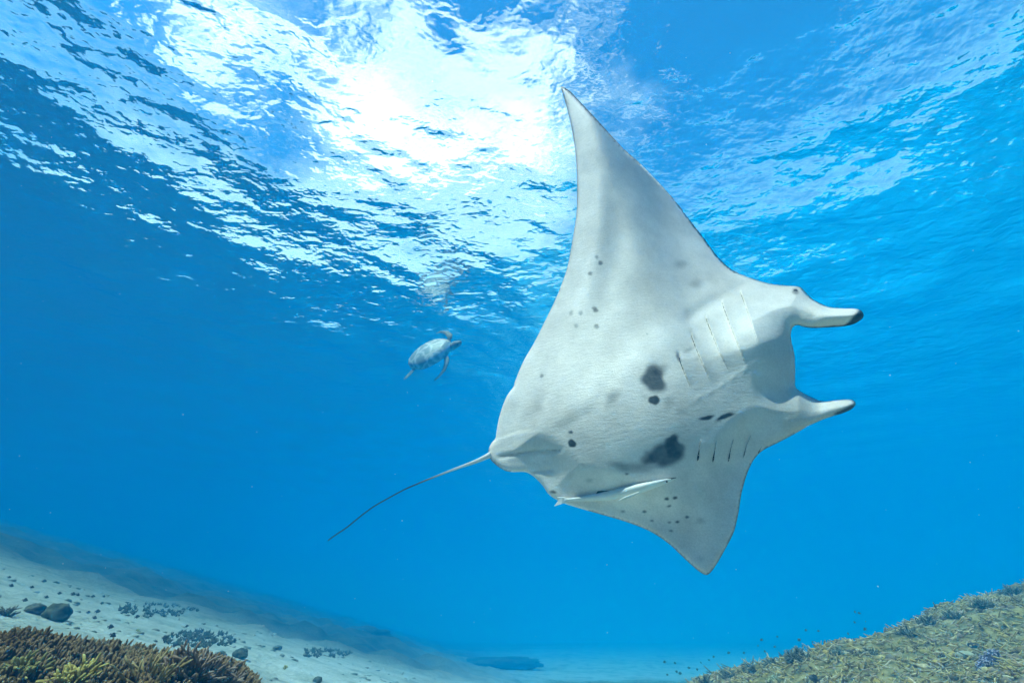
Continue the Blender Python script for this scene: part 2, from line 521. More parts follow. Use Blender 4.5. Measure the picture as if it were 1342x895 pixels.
def belly(X, Y, dist):
    """relief of the underside in metres towards the viewer, X, Y in photo pixels"""
    ax = ((X - AX0[0]) * AXD[0] + (Y - AX0[1]) * AXD[1]) / LEN          # 0 tail .. 1 mouth
    lat = (X - AX0[0]) * AXD[1] - (Y - AX0[1]) * AXD[0]                 # positive on the upper wing
    finm = sstep(1034, 1070, X)
    headm = sstep(0.72, 0.98, ax) * (1 - finm)
    # rim rounding, broad at the head
    Rr = 9 + 52 * headm * sstep(-40, 60, lat) + 16 * headm + 7 * finm
    re = 0.016 + 0.10 * headm * sstep(-40, 60, lat) + 0.04 * headm + 0.045 * finm
    q = np.clip(dist / Rr, 0, 1)
    h = re * np.sqrt(np.clip(1 - (1 - q) ** 2, 0, 1))
    # thick trunk
    w = 115 + 25 * ax
    edge = sstep(0, 60, dist)
    h += 0.19 * np.exp(-((lat + 10) / w) ** 2) * sstep(-0.05, 0.45, ax) * sstep(1.08, 0.50, ax) * edge * (1 - finm)
    # wings sweep away from the viewer at the lower tip, curl at the upper trailing edge
    lw = np.clip((-lat - 70) / 180.0, 0, 2)
    h += 0.025 * lw ** 1.4
    uw = np.clip((lat - 90) / 300.0, 0, 2)
    h += 0.05 * uw ** 1.6
    # trailing margin of the upper wing: ridge and trough along the edge
    tl = poly_dist(X, Y, np.array([(735, 113), (756, 228), (752, 304), (737, 370), (714, 420), (676, 497)], float), closed=False)
    um = sstep(40, 170, lat) * sstep(0.9, 0.5, ax)
    h += um * (0.008 * np.exp(-((tl - 30) / 20) ** 2) - 0.015 * np.exp(-((tl - 58) / 20) ** 2)) * sstep(470, 330, lat)
    h -= um * 0.055 * np.exp(-(tl / 26) ** 2)
    # diagonal ridge from the pelvic fin to the gills
    rd = poly_dist(X, Y, np.array([(672, 570), (720, 552), (775, 525), (830, 482), (880, 440)], float), closed=False)
    h += 0.010 * np.exp(-(rd / 24) ** 2)
    rd = poly_dist(X, Y, np.array([(735, 562), (775, 540), (800, 500)], float), closed=False)
    h -= 0.004 * np.exp(-(rd / 9) ** 2)
    # pelvic lobe with a crisp upper edge
    pe = np.array([(646, 578), (662, 571.5), (678, 566.5), (692, 564.6)], float)
    d, _ = line_field(X, Y, pe)
    below = Y - np.interp(X, pe[:, 0], pe[:, 1])
    pl = sstep(-1.5, 2.0, below) * sstep(760, 690, X) * sstep(80, 20, below)
    h += 0.0045 * pl * sstep(710, 686, X)
    cr = poly_dist(X, Y, np.array([(655, 599), (680, 594), (700, 591), (733, 590)], float), closed=False)
    h -= 0.005 * np.exp(-(cr / 3.2) ** 2)
    cr = poly_dist(X, Y, np.array([(690, 618), (704, 617), (722, 615)], float), closed=False)
    h -= 0.005 * np.exp(-(cr / 2.5) ** 2)
    # crown of the head and the lower horn turn up towards the light
    h -= 0.0023 * sstep(0.62, 0.92, ax) * np.sqrt(np.maximum(0, lat - 30) ** 2 + 64) 
    h -= 0.0024 * sstep(1044, 1076, X) * sstep(-25, -55, lat) * np.clip(556 - Y, 0, 45)
    # overlapping gill covers: each rises to its rear lip and drops at the slit
    for g in GILL_UP:
        d, side = line_field(X, Y, g)
        ga = np.array(g); on = sstep(ga[0, 1] - 8, ga[0, 1] + 4, Y) * sstep(ga[-1, 1] + 4, ga[-1, 1] - 26, Y)
        h += on * 0.014 * np.exp(-np.clip(side, 0, 60) / 12.0) * (side > 0)
    for g in GILL_LO:
        d, side = line_field(X, Y, g)
        ga = np.array(g); on = sstep(ga[0, 1] - 4, ga[0, 1] + 6, Y) * sstep(ga[-1, 1] + 3, ga[-1, 1] - 3, Y)
        h += on * 0.006 * np.exp(-np.clip(side, 0, 60) / 6.0) * (side > 0)
    # seam along the gill bases, keel of the belly
    sm = poly_dist(X, Y, np.array([(908, 525), (935, 512), (965, 492), (1003, 466)], float), closed=False)
    h += 0.0025 * np.exp(-(sm / 3.5) ** 2) * (0.6 + 0.4 * np.sin(X * 0.42))
    sm = poly_dist(X, Y, np.array([(905, 415), (950, 388), (985, 368)], float), closed=False)
    h -= 0.012 * np.exp(-(sm / 9) ** 2)
    # lip of the mouth
    mo = poly_dist(X, Y, np.array([(1031, 440), (1032, 462), (1033, 485), (1035, 508)], float), closed=False)
    h -= 0.010 * np.exp(-(mo / 3.0) ** 2)
    # rolled horns: long hollow below the crest
    h += finm * 0.02 * np.exp(-(poly_dist(X, Y, np.array([(1050, 395), (1080, 412), (1128, 412)], float), closed=False) / 9) ** 2)
    h += 0.0002 * NZ1(X, Y)
    return h


def NZ1(X, Y):
    # long soft wrinkles running along the wings
    a = np.sin((X * 0.33 + Y * 0.62) * 0.16 + 1.5 * np.sin(X * 0.021)) + 0.6 * np.sin((X * 0.55 + Y * 0.50) * 0.29 + 2.0 * np.sin(Y * 0.017))
    return a


def spot(X, Y, x, y, rx, ry, rot=0.0, soft=1.0, wob=0.08, seed=0):
    c, s_ = math.cos(rot), math.sin(rot)
    u, v_ = ((X - x) * c + (Y - y) * s_) / rx, (-(X - x) * s_ + (Y - y) * c) / ry
    rr = np.hypot(u, v_); an = np.arctan2(v_, u)
    k = 1 + wob * (0.6 * np.sin(2 * an + seed) + 0.5 * np.sin(3 * an + 2.1 * seed) + 0.35 * np.sin(5 * an + 3.3 * seed))
    e = soft / min(rx, ry)
    return sstep(1 + e, max(0.05, 1 - e), rr / k)


SPOTS = [  # x, y, rx, ry, rotation, softness px, darkness
    (856.6, 497, 16, 16, 0.3, 4.5, .93), (862, 484, 10, 9, 0, 6, .55), (857.3, 524.2, 7.3, 6.2, 0.3, 1.5, 1), (877, 527, 6.5, 7.5, 0, 5, .30),
    (871, 596, 25, 14, -0.35, 4.0, .88), (884, 587, 12, 14, 0, 3.5, .85), (880.5, 575.5, 8.5, 5.5, -0.5, 2.5, .85), (849, 600, 9, 9, 0, 4, .6), (834, 612, 30, 5.5, 0.05, 5, .55), (812, 611, 14, 4, 0.3, 4, .4),
    (749.6, 581, 5.6, 5.0, 0.4, 1.2, 1), (748, 566.3, 2.8, 2.2, 0, 1.2, .9), (802.5, 519.5, 9, 7, -0.5, 7, .5), (697, 534, 5, 14, 0.6, 9, .22), (706, 535, 7, 6, 0, 6, .3),
    (926.2, 547.5, 9, 2.9, -0.28, 1.2, 1), (950.6, 545.3, 11, 3.3, -0.33, 1.2, 1), (893, 538, 6, 4, 0, 4, .25), (977, 443, 7, 5, 0, 5, .25), (845, 520, 3, 3, 0, 3, .15),
    (779, 404, 3.0, 2.6, 0, 1.3, .7), (780.8, 406.8, 3.2, 2.6, 0, 1.3, .8), (761, 410.3, 2.5, 2.5, 0, 1.5, .55), (748.4, 410.3, 2.2, 3.2, 0.3, 1.6, .45), (755, 427, 2.6, 2.4, 0, 1.5, .5), (781.7, 427.8, 3.3, 3.1, 0, 1.4, .75),
    (710, 492.5, 2.2, 2.7, 0, 1.3, .65), (773.4, 358.5, 2.8, 2.5, 0, 1.3, .7), (787, 344.8, 3, 2.8, 0, 1.3, .75), (782, 337, 2.2, 2.4, 0, 1.3, .6), (799, 384.3, 3, 1.6, .4, 1.5, -.2),
    (892, 346, 7, 4.5, 0, 5, .40), (912.5, 372, 7, 4.5, 0, 5, .35), (973.7, 653.5, 0.1, 0.1, 0, 1, 0),
    (873.8, 653.5, 2.9, 2.0, -.2, 1.0, .95), (884.7, 652.2, 2.8, 2.1, -.2, 1.0, .95), (877, 663, 2.6, 1.5, -.2, 1.0, .85), (844.5, 670.3, 2.7, 1.7, 0, 1.0, .85), (816.3, 670, 2.8, 1.6, 0, 1.3, .55), (854.4, 682.1, 2.2, 1.5, 0, 1.0, .75),
    (877.2, 684.3, 2.2, 1.5, 0, 1.1, .7), (887.7, 683.7, 2.6, 1.7, 0, 1.0, .9), (900.5, 677.3, 2.6, 1.7, 0, 1.0, .9), (879.3, 695.3, 2.4, 1.3, 0, 1.0, .75), (918, 682, 5, 3.5, 0, 3.5, .35), (772, 629.5, 4, 2.6, 0, 2.4, .35), (725, 644.5, 4.2, 2.0, .2, 1.3, .8),
    (821.5, 620.8, 2.6, 1.3, 0, 1.0, .8), (903, 690, 18, 10, 1.1, 14, .16), (918, 732, 4, 4, 0, 3, .2), (914, 470, 3, 3, 0, 3, .2),
    (841.5, 640, 0.1, 0.1, 0, 1, 0), (889, 467, 3.0, 6.5, -0.3, 2.2, .75), (907.5, 439, 2.4, 5, -0.3, 2.5, .45), (903, 458, 6, 2.5, -.6, 3, .3), (926, 417, 2, 5, -.3, 2.2, .35),
]

# vertices: boundary + jittered hexagonal lattice, finer at marks and slits
lo, hi = BND.min(0), BND.max(0)


def lattice(step, x0, x1, y0, y1):
    pts = []
    j = 0
    y = y0
    while y < y1:
        xs = np.arange(x0 + (step / 2 if j % 2 else 0), x1, step)
        pts.append(np.stack([xs, np.full_like(xs, y)], -1)); y += step * 0.866; j += 1
    P = np.concatenate(pts)
    return P + rng.uniform(-.12, .12, P.shape) * step


PT = lattice(2.3, lo[0], hi[0], lo[1], hi[1])
FINE = lattice(1.15, lo[0], hi[0], lo[1], hi[1])
keep = np.zeros(len(FINE), bool)
for s_ in SPOTS:
    if s_[2] < 4 or s_[3] < 4 or s_[6] > .8:
        rr = np.hypot((FINE[:, 0] - s_[0]) / (s_[2] + 2.5), (FINE[:, 1] - s_[1]) / (max(s_[3], 2) + 2.5))
        keep |= rr < 1.0 if s_[2] < 12 else False
for g in GILL_UP + GILL_LO:
    keep |= poly_dist(FINE[:, 0], FINE[:, 1], np.array(g), closed=False) < 4
fine_pts = FINE[keep]
ck = set(map(tuple, np.floor(fine_pts / 2.3).astype(int).tolist()))
PT = np.array([p for p in PT if tuple(np.floor(p / 2.3).astype(int).tolist()) not in ck])
PT = np.concatenate([PT, fine_pts])
PT = PT[inside(PT[:, 0], PT[:, 1], BND)]
PT = PT[poly_dist(PT[:, 0], PT[:, 1], BND) > 1.3]
nbd = len(BND)
ALL = np.concatenate([BND, PT])
res = delaunay_2d_cdt([Vector(p) for p in ALL], [(i, (i + 1) % nbd) for i in range(nbd)], [], 1, 1e-6)
V2 = np.array([(p.x, p.y) for p in res[0]])
TRI = [tuple(f) for f in res[2]]
DIST = poly_dist(V2[:, 0], V2[:, 1], BND)
isb = DIST < 0.02
HB = belly(V2[:, 0], V2[:, 1], DIST)
MIDLINE = np.where(True, 0.0, 0.0)
axv = ((V2[:, 0] - AX0[0]) * AXD[0] + (V2[:, 1] - AX0[1]) * AXD[1]) / LEN
latv = (V2[:, 0] - AX0[0]) * AXD[1] - (V2[:, 1] - AX0[1]) * AXD[0]
finv = sstep(1034, 1070, V2[:, 0])
HM = 0.025 * np.clip((-latv - 70) / 180.0, 0, 2) ** 1.4 + 0.05 * np.clip((latv - 90) / 300.0, 0, 2) ** 1.6
HD = HM - 0.014 * np.sqrt(np.clip(1 - (1 - np.clip(DIST / 9, 0, 1)) ** 2, 0, 1)) - 0.20 * np.exp(-(latv / 95) ** 2) * sstep(-0.1, 0.4, axv) * sstep(0, 70, DIST) * (1 - finv) - 0.03 * finv * np.sqrt(np.clip(DIST / 14, 0, 1))


def place(H):
    q = V2.copy()
    for _ in range(4):
        P = on_plane(q[:, 0], q[:, 1], H)
        ex, ey = project(P)
        q[:, 0] += V2[:, 0] - ex; q[:, 1] += V2[:, 1] - ey
    return on_plane(q[:, 0], q[:, 1], H)


PB = place(HB)
# dorsal side lies straight behind the underside along the body normal
PD = PB + NB * np.minimum(HD - HB, -0.004)[:, None]
C0v = Vector(C0)
nV = len(V2)
verts = list(PB)
dmap = np.arange(nV)
for i in range(nV):
    if not isb[i]:
        dmap[i] = len(verts); verts.append(PD[i])
verts = np.array(verts) - C0


def orient(f):
    a, b_, c_ = (np.array((V2[i][0], V2[i][1])) for i in f[:3])
    cr = (b_[0] - a[0]) * (c_[1] - a[1]) - (b_[1] - a[1]) * (c_[0] - a[0])
    return f if cr < 0 else tuple(reversed(f))          # facing the viewer in pixel space (y down)


TRI = [orient(f) for f in TRI]
faces = TRI + [tuple(dmap[i] for i in reversed(f)) for f in TRI]
X, Y = V2[:, 0], V2[:, 1]
pig_shade = np.zeros(nV); pale = np.zeros(nV)
for k, (x, y, rx, ry, ro, so, dk) in enumerate(SPOTS):
    f = spot(X, Y, x, y, rx, ry, ro, so, wob=0.20 if rx > 8 else 0.10, seed=k * 1.3)
    if dk >= 0: pig_shade = 1 - (1 - pig_shade) * (1 - dk * f)
    else: pale = np.maximum(pale, -dk * f)
# dorsal colour showing on the horn tips, the leading edge and the rim
dors = np.maximum(sstep(1118, 1123, X + 0.9 * (Y - 412)) * sstep(460, 440, Y), np.maximum(sstep(-1, 1.5, Y - 530 - (1118 - X) * .45) * sstep(1086, 1098, X), sstep(1118, 1121, X)) * sstep(470, 500, Y))
le = poly_dist(X, Y, np.array(OUT[:9] , float), closed=False)
dors = np.maximum(dors, 0.9 * sstep(2.2, 1.2, le))
le = poly_dist(X, Y, np.array(OUT[12:16] + [(965, 356)], float), closed=False)
dors = np.maximum(dors, 0.9 * sstep(1.9, 0.8, le))
lowr = poly_dist(X, Y, np.array(OUT[52:74], float), closed=False)
dors = np.maximum(dors, 0.8 * sstep(1.6, 0.6, lowr))
lowr = poly_dist(X, Y, np.array(OUT[81:86], float), closed=False)
dors = np.maximum(dors, 0.8 * sstep(1.6, 0.6, lowr))
dors[(X > 1036) & (X < 1066) & (Y > 380) & (Y < 396)] *= 1
eye = spot(X, Y, 1042.5, 382, 4.2, 4.0, 0, 2.0)
pig_shade = np.maximum(pig_shade, 0.75 * eye)
# shade in the creases of the pelvic lobes, painted into the skin colour
cr = poly_dist(X, Y, np.array([(655, 599), (680, 594), (700, 591), (733, 590)], float), closed=False)
pig_shade = np.maximum(pig_shade, 0.45 * np.exp(-(cr / 1.2) ** 2) * sstep(0, 1, rng.random(nV) + .4))
m, n, l, b = material("manta_skin", (0.8, 0.8, 0.8), 0.55, 0.35)
tc = n.new('ShaderNodeTexCoord')
a = n.new('ShaderNodeAttribute'); a.attribute_name = 'pattern'
sp = n.new('ShaderNodeSeparateColor'); l.new(a.outputs['Color'], sp.inputs[0])
t = n.new('ShaderNodeTexNoise'); t.inputs['Scale'].default_value = 3.2; t.inputs['Detail'].default_value = 9; t.inputs['Roughness'].default_value = 0.62
l.new(tc.outputs['Object'], t.inputs['Vector'])
r = n.new('ShaderNodeValToRGB')
r.color_ramp.elements[0].position, r.color_ramp.elements[0].color = 0.33, (0.67, 0.61, 0.57, 1)
r.color_ramp.elements[1].position, r.color_ramp.elements[1].color = 0.62, (0.95, 0.865, 0.81, 1)
l.new(t.outputs['Fac'], r.inputs['Fac'])
ts = n.new('ShaderNodeTexNoise'); ts.inputs['Scale'].default_value = 55.0; ts.inputs['Detail'].default_value = 5
l.new(tc.outputs['Object'], ts.inputs['Vector'])
# spots break up into grains at their edge
ma = n.new('ShaderNodeMath'); ma.operation = 'MULTIPLY_ADD'; ma.inputs[1].default_value = 0.24; ma.inputs[2].default_value = -0.12
l.new(ts.outputs['Fac'], ma.inputs[0])
mb_ = n.new('ShaderNodeMath'); mb_.operation = 'MULTIPLY'
l.new(ma.outputs[0], mb_.inputs[0]); l.new(sp.outputs[0], mb_.inputs[1])
mc = n.new('ShaderNodeMath'); mc.operation = 'ADD'; mc.use_clamp = True
l.new(mb_.outputs[0], mc.inputs[0]); l.new(sp.outputs[0], mc.inputs[1])


def mixn(fac, A, Bc):
    mx = n.new('ShaderNodeMix'); mx.data_type = 'RGBA'
    l.new(fac, mx.inputs['Factor']); l.new(A, mx.inputs['A']); mx.inputs['B'].default_value = (*Bc, 1)
    return mx.outputs['Result']


tg = n.new('ShaderNodeTexNoise'); tg.inputs['Scale'].default_value = 130.0; tg.inputs['Detail'].default_value = 6; tg.inputs['Roughness'].default_value = 0.7
l.new(tc.outputs['Object'], tg.inputs['Vector'])
rg = n.new('ShaderNodeMapRange'); rg.inputs['From Min'].default_value = .3; rg.inputs['From Max'].default_value = .7; rg.inputs['To Min'].default_value = .84; rg.inputs['To Max'].default_value = 1.08
l.new(tg.outputs['Fac'], rg.inputs['Value'])
gm = n.new('ShaderNodeMix'); gm.data_type = 'RGBA'; gm.blend_type = 'MULTIPLY'; gm.inputs['Factor'].default_value = 1
l.new(r.outputs['Color'], gm.inputs['A']); l.new(rg.outputs[0], gm.inputs['B'])
c = mixn(mc.outputs[0], gm.outputs['Result'], (0.035, 0.045, 0.055))
c = mixn(sp.outputs[1], c, (0.7, 0.7, 0.7))
c = mixn(sp.outputs[2], c, (0.018, 0.022, 0.03))
l.new(c, b.inputs['Base Color'])
mp = n.new('ShaderNodeMapping'); mp.inputs['Rotation'].default_value = (0, R(25), 0); mp.inputs['Scale'].default_value = (26, 26, 90)
l.new(tc.outputs['Object'], mp.inputs['Vector'])
tb = n.new('ShaderNodeTexNoise'); tb.inputs['Scale'].default_value = 1.0; tb.inputs['Detail'].default_value = 5
l.new(mp.outputs[0], tb.inputs['Vector'])
bp = n.new('ShaderNodeBump'); bp.inputs['Strength'].default_value = 0.3; bp.inputs['Distance'].default_value = 0.006
l.new(tb.outputs['Fac'], bp.inputs['Height'])
bp2 = n.new('ShaderNodeBump'); bp2.inputs['Strength'].default_value = 0.35; bp2.inputs['Distance'].default_value = 0.003
t3 = n.new('ShaderNodeTexNoise'); t3.inputs['Scale'].default_value = 150.0; t3.inputs['Detail'].default_value = 3
l.new(tc.outputs['Object'], t3.inputs['Vector']); l.new(t3.outputs['Fac'], bp2.inputs['Height']); l.new(bp.outputs['Normal'], bp2.inputs['Normal'])
l.new(bp2.outputs['Normal'], b.inputs['Normal'])
SKIN = m
manta = mesh_obj("manta_ray", verts, faces, SKIN, loc=C0v)
patt = np.zeros((len(verts), 3))
patt[:nV, 0], patt[:nV, 1], patt[:nV, 2] = pig_shade, pale, dors
patt[nV:, 2] = 1.0
set_color(manta.data, 'pattern', patt)
tag(manta, "huge manta ray banking with its white spotted belly towards the camera", "manta ray")
DARK = material("slit_dark", (0.012, 0.016, 0.02), 0.8, 0.1)[0]


def belly_at(px, py, lift=0.0):
    """point on the manta's underside seen at a photo pixel, raised towards the viewer"""
    k = np.argmin((V2[:, 0] - px) ** 2 + (V2[:, 1] - py) ** 2)
    d = ray(px, py)
    t = np.dot(PB[k], FWD)
    return d * t + NB * lift - C0


def resample(pts, k):
    pts = np.array(pts, float)
    s_ = np.concatenate([[0], np.cumsum(np.linalg.norm(np.diff(pts, axis=0), axis=1))])
    u = np.linspace(0, s_[-1], k)
    # smooth by quadratic blending of the polyline
    x, y = np.interp(u, s_, pts[:, 0]), np.interp(u, s_, pts[:, 1])
    for _ in range(2):
        x[1:-1] = (x[:-2] + 2 * x[1:-1] + x[2:]) / 4; y[1:-1] = (y[:-2] + 2 * y[1:-1] + y[2:]) / 4
    return x, y


def slit(pts, w, prof):
    x, y = resample(pts, 14)
    V_, F_ = [], []
    for i in range(14):
        u = i / 13
        hw = w * prof(u)
        tx, ty = x[min(i + 1, 13)] - x[max(i - 1, 0)], y[min(i + 1, 13)] - y[max(i - 1, 0)]
        L = math.hypot(tx, ty); nx_, ny_ = -ty / L, tx / L
        for sgn, lift in ((-1, 0.0025), (0, 0.0035), (1, 0.0025)):
            V_.append(belly_at(x[i] + nx_ * hw * sgn, y[i] + ny_ * hw * sgn, lift))
    for i in range(13):
        for j in range(2):
            F_.append((i * 3 + j, i * 3 + j + 1, i * 3 + j + 4, i * 3 + j + 3))
    return mesh_obj("gill_slit", V_, F_, DARK, parent=manta)


for k, g in enumerate(GILL_UP):
    gg = [(x - 0.8, y) for x, y in g]
    slit(gg, (1.3, .75, .65, .6, .35)[k], lambda u: max(0.07, (1 - u) ** 2.6) * min(1, 0.3 + 6 * u))
for k, g in enumerate(GILL_LO):
    slit(g, (2.1, 1.6, 1.3, 0.6, 0.9)[k], lambda u: max(0.12, u ** 2) * min(1, 0.15 + 5 * (1 - u)))
# eye: a low dark dome on the side of the head, under a lid fold
iv, if_ = icos(2)
ec = belly_at(1042.5, 381.5, 0.0)
EYE = material("eye_dark", (0.05, 0.05, 0.06), 0.15, 0.5)[0]
mesh_obj("eye", ec + iv * np.array((0.011, 0.008, 0.010)), if_, EYE, parent=manta)
# whip tail
tp = [(644, 595), (637, 599), (620, 606), (600, 613), (575, 622.5), (550, 632.5), (530, 641), (510, 652), (490, 663), (470, 678), (455, 691), (444, 698), (437, 702), (430, 708)]
tx, ty = resample(tp, 40)
base = np.dot(PB[np.argmin((V2[:, 0] - 648) ** 2 + (V2[:, 1] - 595) ** 2)], FWD)
tpts = [Vector(ray(tx[i], ty[i]) * (base + 0.01 + 0.012 * i / 1.0 * 0.5) - C0) for i in range(40)]
trad = [0.0115 * (1 - i / 39) ** 6 + 0.0030 for i in range(40)]
tv, tf = tube(tpts, trad, 10)
m, n, l, b = material("tail_skin", (0.7, 0.7, 0.7), 0.5)
a = n.new('ShaderNodeAttribute'); a.attribute_name = 'pattern'
l.new(a.outputs['Color'], b.inputs['Base Color'])
tail = mesh_obj("tail", tv, tf, m, parent=manta)
tcol = np.zeros((len(tv), 3))
for i in range(40):
    for k in range(10):
        # pale underside that ends halfway along, dark above
        p = tv[i * 10 + k] - tpts[i]
        dn = (p.normalized().dot(Vector((-0.2, -0.75, -0.62))))
        wht = sstep(-0.15, 0.2, dn) * sstep(18, 6, i) if i > 2 else 1.0
        tcol[i * 10 + k] = 0.02 + 0.72 * wht
set_color(tail.data, 'pattern', tcol)

# ------------------------------------------------------------------ remora under the belly
RA = np.array((886.0, 627.0)); RB = np.array((727.0, 657.0))


def rem_pt(u, v_, lift):
    """u 0 snout .. 1 tail, v_ pixels across (positive downwards in the photo)"""
    x = np.interp(u, [0, .3, .6, .85, 1], [886, 838, 792, 750, 728]); y = np.interp(u, [0, .3, .6, .85, 1], [626.5, 640.5, 650.5, 654.5, 656])
    d = ray(x - 0.22 * v_, y + 0.97 * v_)
    k = np.argmin((V2[:, 0] - x) ** 2 + (V2[:, 1] - y) ** 2)
    return d * np.dot(PB[k] + NB * (0.014 + lift), FWD)


RC = rem_pt(0.4, 0, 0)
prof_u = np.array([0, .03, .08, .16, .28, .42, .55, .68, .80, .88, .92])
prof_w = np.array([.6, 2.2, 4.0, 6.0, 8.6, 9.2, 8.0, 5.6, 3.4, 2.4, 2.2])
rv, rf_ = [], []
for u, w in zip(prof_u, prof_w):
    for k in range(12):
        an = 2 * math.pi * k / 12
        rv.append(rem_pt(u, 0.85 * w * math.cos(an), 0) + NB * 0.75 * w * 0.0046 * math.sin(an) - RC)
for i in range(len(prof_u) - 1):
    for k in range(12):
        k2 = (k + 1) % 12
        rf_.append((i * 12 + k, (i + 1) * 12 + k, (i + 1) * 12 + k2, i * 12 + k2))
rf_.append(tuple(range(12))); rf_.append(tuple(reversed(range(len(rv) - 12, len(rv)))))
RSK = mottled("remora_skin", (0.80, 0.80, 0.78), (0.86, 0.86, 0.84), 30, 0.4, 0.1, 120)
rem = mesh_obj("remora", rv, rf_, RSK, loc=Vector(RC))
tag(rem, "slim white remora clinging under the manta's lower wing", "fish")


def plate(name, pts, mat, thick=0.003, parent=None, org=None):
    """thin closed blade from a fan of 3D points"""
    P = [np.array(p) for p in pts]
    nrm = np.cross(P[1] - P[0], P[2] - P[0]); nrm /= np.linalg.norm(nrm) + 1e-9
    k = len(P)
    V_ = [p + nrm * thick / 2 for p in P] + [p - nrm * thick / 2 for p in P]
    F_ = [tuple(range(k)), tuple(reversed(range(k, 2 * k)))] + [(i, i + k, (i + 1) % k + k, (i + 1) % k) for i in range(k)]
    return mesh_obj(name, V_, F_, mat, parent=parent, smooth=False)


plate("tail_fin", [rem_pt(.885, -1.8, 0.004) - RC, rem_pt(.94, -4.2, 0.004) - RC, rem_pt(.99, -4.6, .004) - RC, rem_pt(.975, 0, .004) - RC, rem_pt(1.0, 7.0, .004) - RC, rem_pt(.94, 4.8, .004) - RC, rem_pt(.885, 2.0, .004) - RC], RSK, parent=rem)
RDK = mottled("remora_fin", (0.02, 0.025, 0.03), (0.07, 0.075, 0.08), 60, 0.6, 0.1, 150)
plate("dorsal_fin", [rem_pt(.30, -7.6, -.004) - RC, rem_pt(.40, -10.5, -.004) - RC, rem_pt(.52, -11.5, -.004) - RC, rem_pt(.66, -9.0, -.004) - RC, rem_pt(.67, -5.0, -.004) - RC, rem_pt(.50, -6.6, -.004) - RC], RDK, parent=rem)
plate("sucker_disc", [rem_pt(.0, -0.8, .008) - RC, rem_pt(.10, -3.4, .008) - RC, rem_pt(.24, -6.4, .008) - RC, rem_pt(.25, -4.2, .010) - RC, rem_pt(.12, -1.2, .010) - RC], RDK, parent=rem)
plate("pectoral_fin", [rem_pt(.30, 4, .028) - RC, rem_pt(.42, 7, .034) - RC, rem_pt(.47, 10.5, .030) - RC, rem_pt(.36, 9, .030) - RC], RSK, parent=rem)
mesh_obj("eye", rem_pt(.075, 0.9, .020) - RC + iv * 0.0045, if_, EYE, parent=rem)
# ------------------------------------------------------------------ things on the seabed
from mathutils.bvhtree import BVHTree
sb_me = seabed.data
BVH = BVHTree.FromPolygons([v_.co.copy() for v_ in sb_me.vertices], [tuple(p.vertices) for p in sb_me.polygons])


def hit(px, py, far_t=14.0):
    d = Vector(ray(px, py))
    loc, nr, i_, dist = BVH.ray_cast(Vector((0, 0, 0)), d.normalized(), 60)
    if loc is None: return d * far_t, Vector((0, 0, 1))
    return loc, nr


def ground(x, y):
    loc, nr, i_, dist = BVH.ray_cast(Vector((x, y, 5)), Vector((0, 0, -1)), 30)
    if loc is None: return Vector((x, y, -2)), Vector((0, 0, 1))
    if nr.z < 0: nr = -nr
    return loc, nr


class Bag:
    """collects shapes with a colour per vertex for one mesh"""
    def __init__(self): self.v, self.f, self.c = [], [], []

    def add(self, V_, F_, col):
        o_ = len(self.v)
        self.v += [tuple(p) for p in V_]
        self.f += [tuple(i + o_ for i in f) for f in F_]
        if callable(col): self.c += [col(i) for i in range(len(V_))]
        else: self.c += [col] * len(V_)

    def build(self, name, mat, parent=None, loc=None, smooth=True):
        V_ = self.v
        if loc is not None:
            V_ = [(p[0] - loc[0], p[1] - loc[1], p[2] - loc[2]) for p in V_]
        o_ = mesh_obj(name, V_, self.f, mat, parent, smooth, loc)
        set_color(o_.data, 'tint', np.array(self.c, np.float32))
        return o_


def tinted(name, rough=0.85, bscale=90.0, bump=0.4, spec=0.2, grain=40.0):
    m, n, l, b = material(name, (1, 1, 1), rough, spec)
    a = n.new('ShaderNodeAttribute'); a.attribute_name = 'tint'
    tc = n.new('ShaderNodeTexCoord')
    t = n.new('ShaderNodeTexNoise'); t.inputs['Scale'].default_value = grain; t.inputs['Detail'].default_value = 5
    l.new(tc.outputs['Object'], t.inputs['Vector'])
    r = n.new('ShaderNodeMapRange'); r.inputs['From Min'].default_value = .3; r.inputs['From Max'].default_value = .7
    r.inputs['To Min'].default_value = .6; r.inputs['To Max'].default_value = 1.25
    l.new(t.outputs['Fac'], r.inputs['Value'])
    mx = n.new('ShaderNodeMix'); mx.data_type = 'RGBA'; mx.blend_type = 'MULTIPLY'; mx.inputs['Factor'].default_value = 1
    l.new(a.outputs['Color'], mx.inputs['A']); l.new(r.outputs[0], mx.inputs['B'])
    l.new(mx.outputs['Result'], b.inputs['Base Color'])
    t2 = n.new('ShaderNodeTexNoise'); t2.inputs['Scale'].default_value = bscale; t2.inputs['Detail'].default_value = 4
    l.new(tc.outputs['Object'], t2.inputs['Vector'])
    bp = n.new('ShaderNodeBump'); bp.inputs['Strength'].default_value = bump; bp.inputs['Distance'].default_value = 0.01
    l.new(t2.outputs['Fac'], bp.inputs['Height']); l.new(bp.outputs['Normal'], b.inputs['Normal'])
    return m


CORAL = tinted("coral_skin")
ROCKM = tinted("reef_rock_skin", 0.95, 30, 0.7, 0.1, 12)


def lerp3(a, b, t): return tuple(a[i] + (b[i] - a[i]) * t for i in range(3))


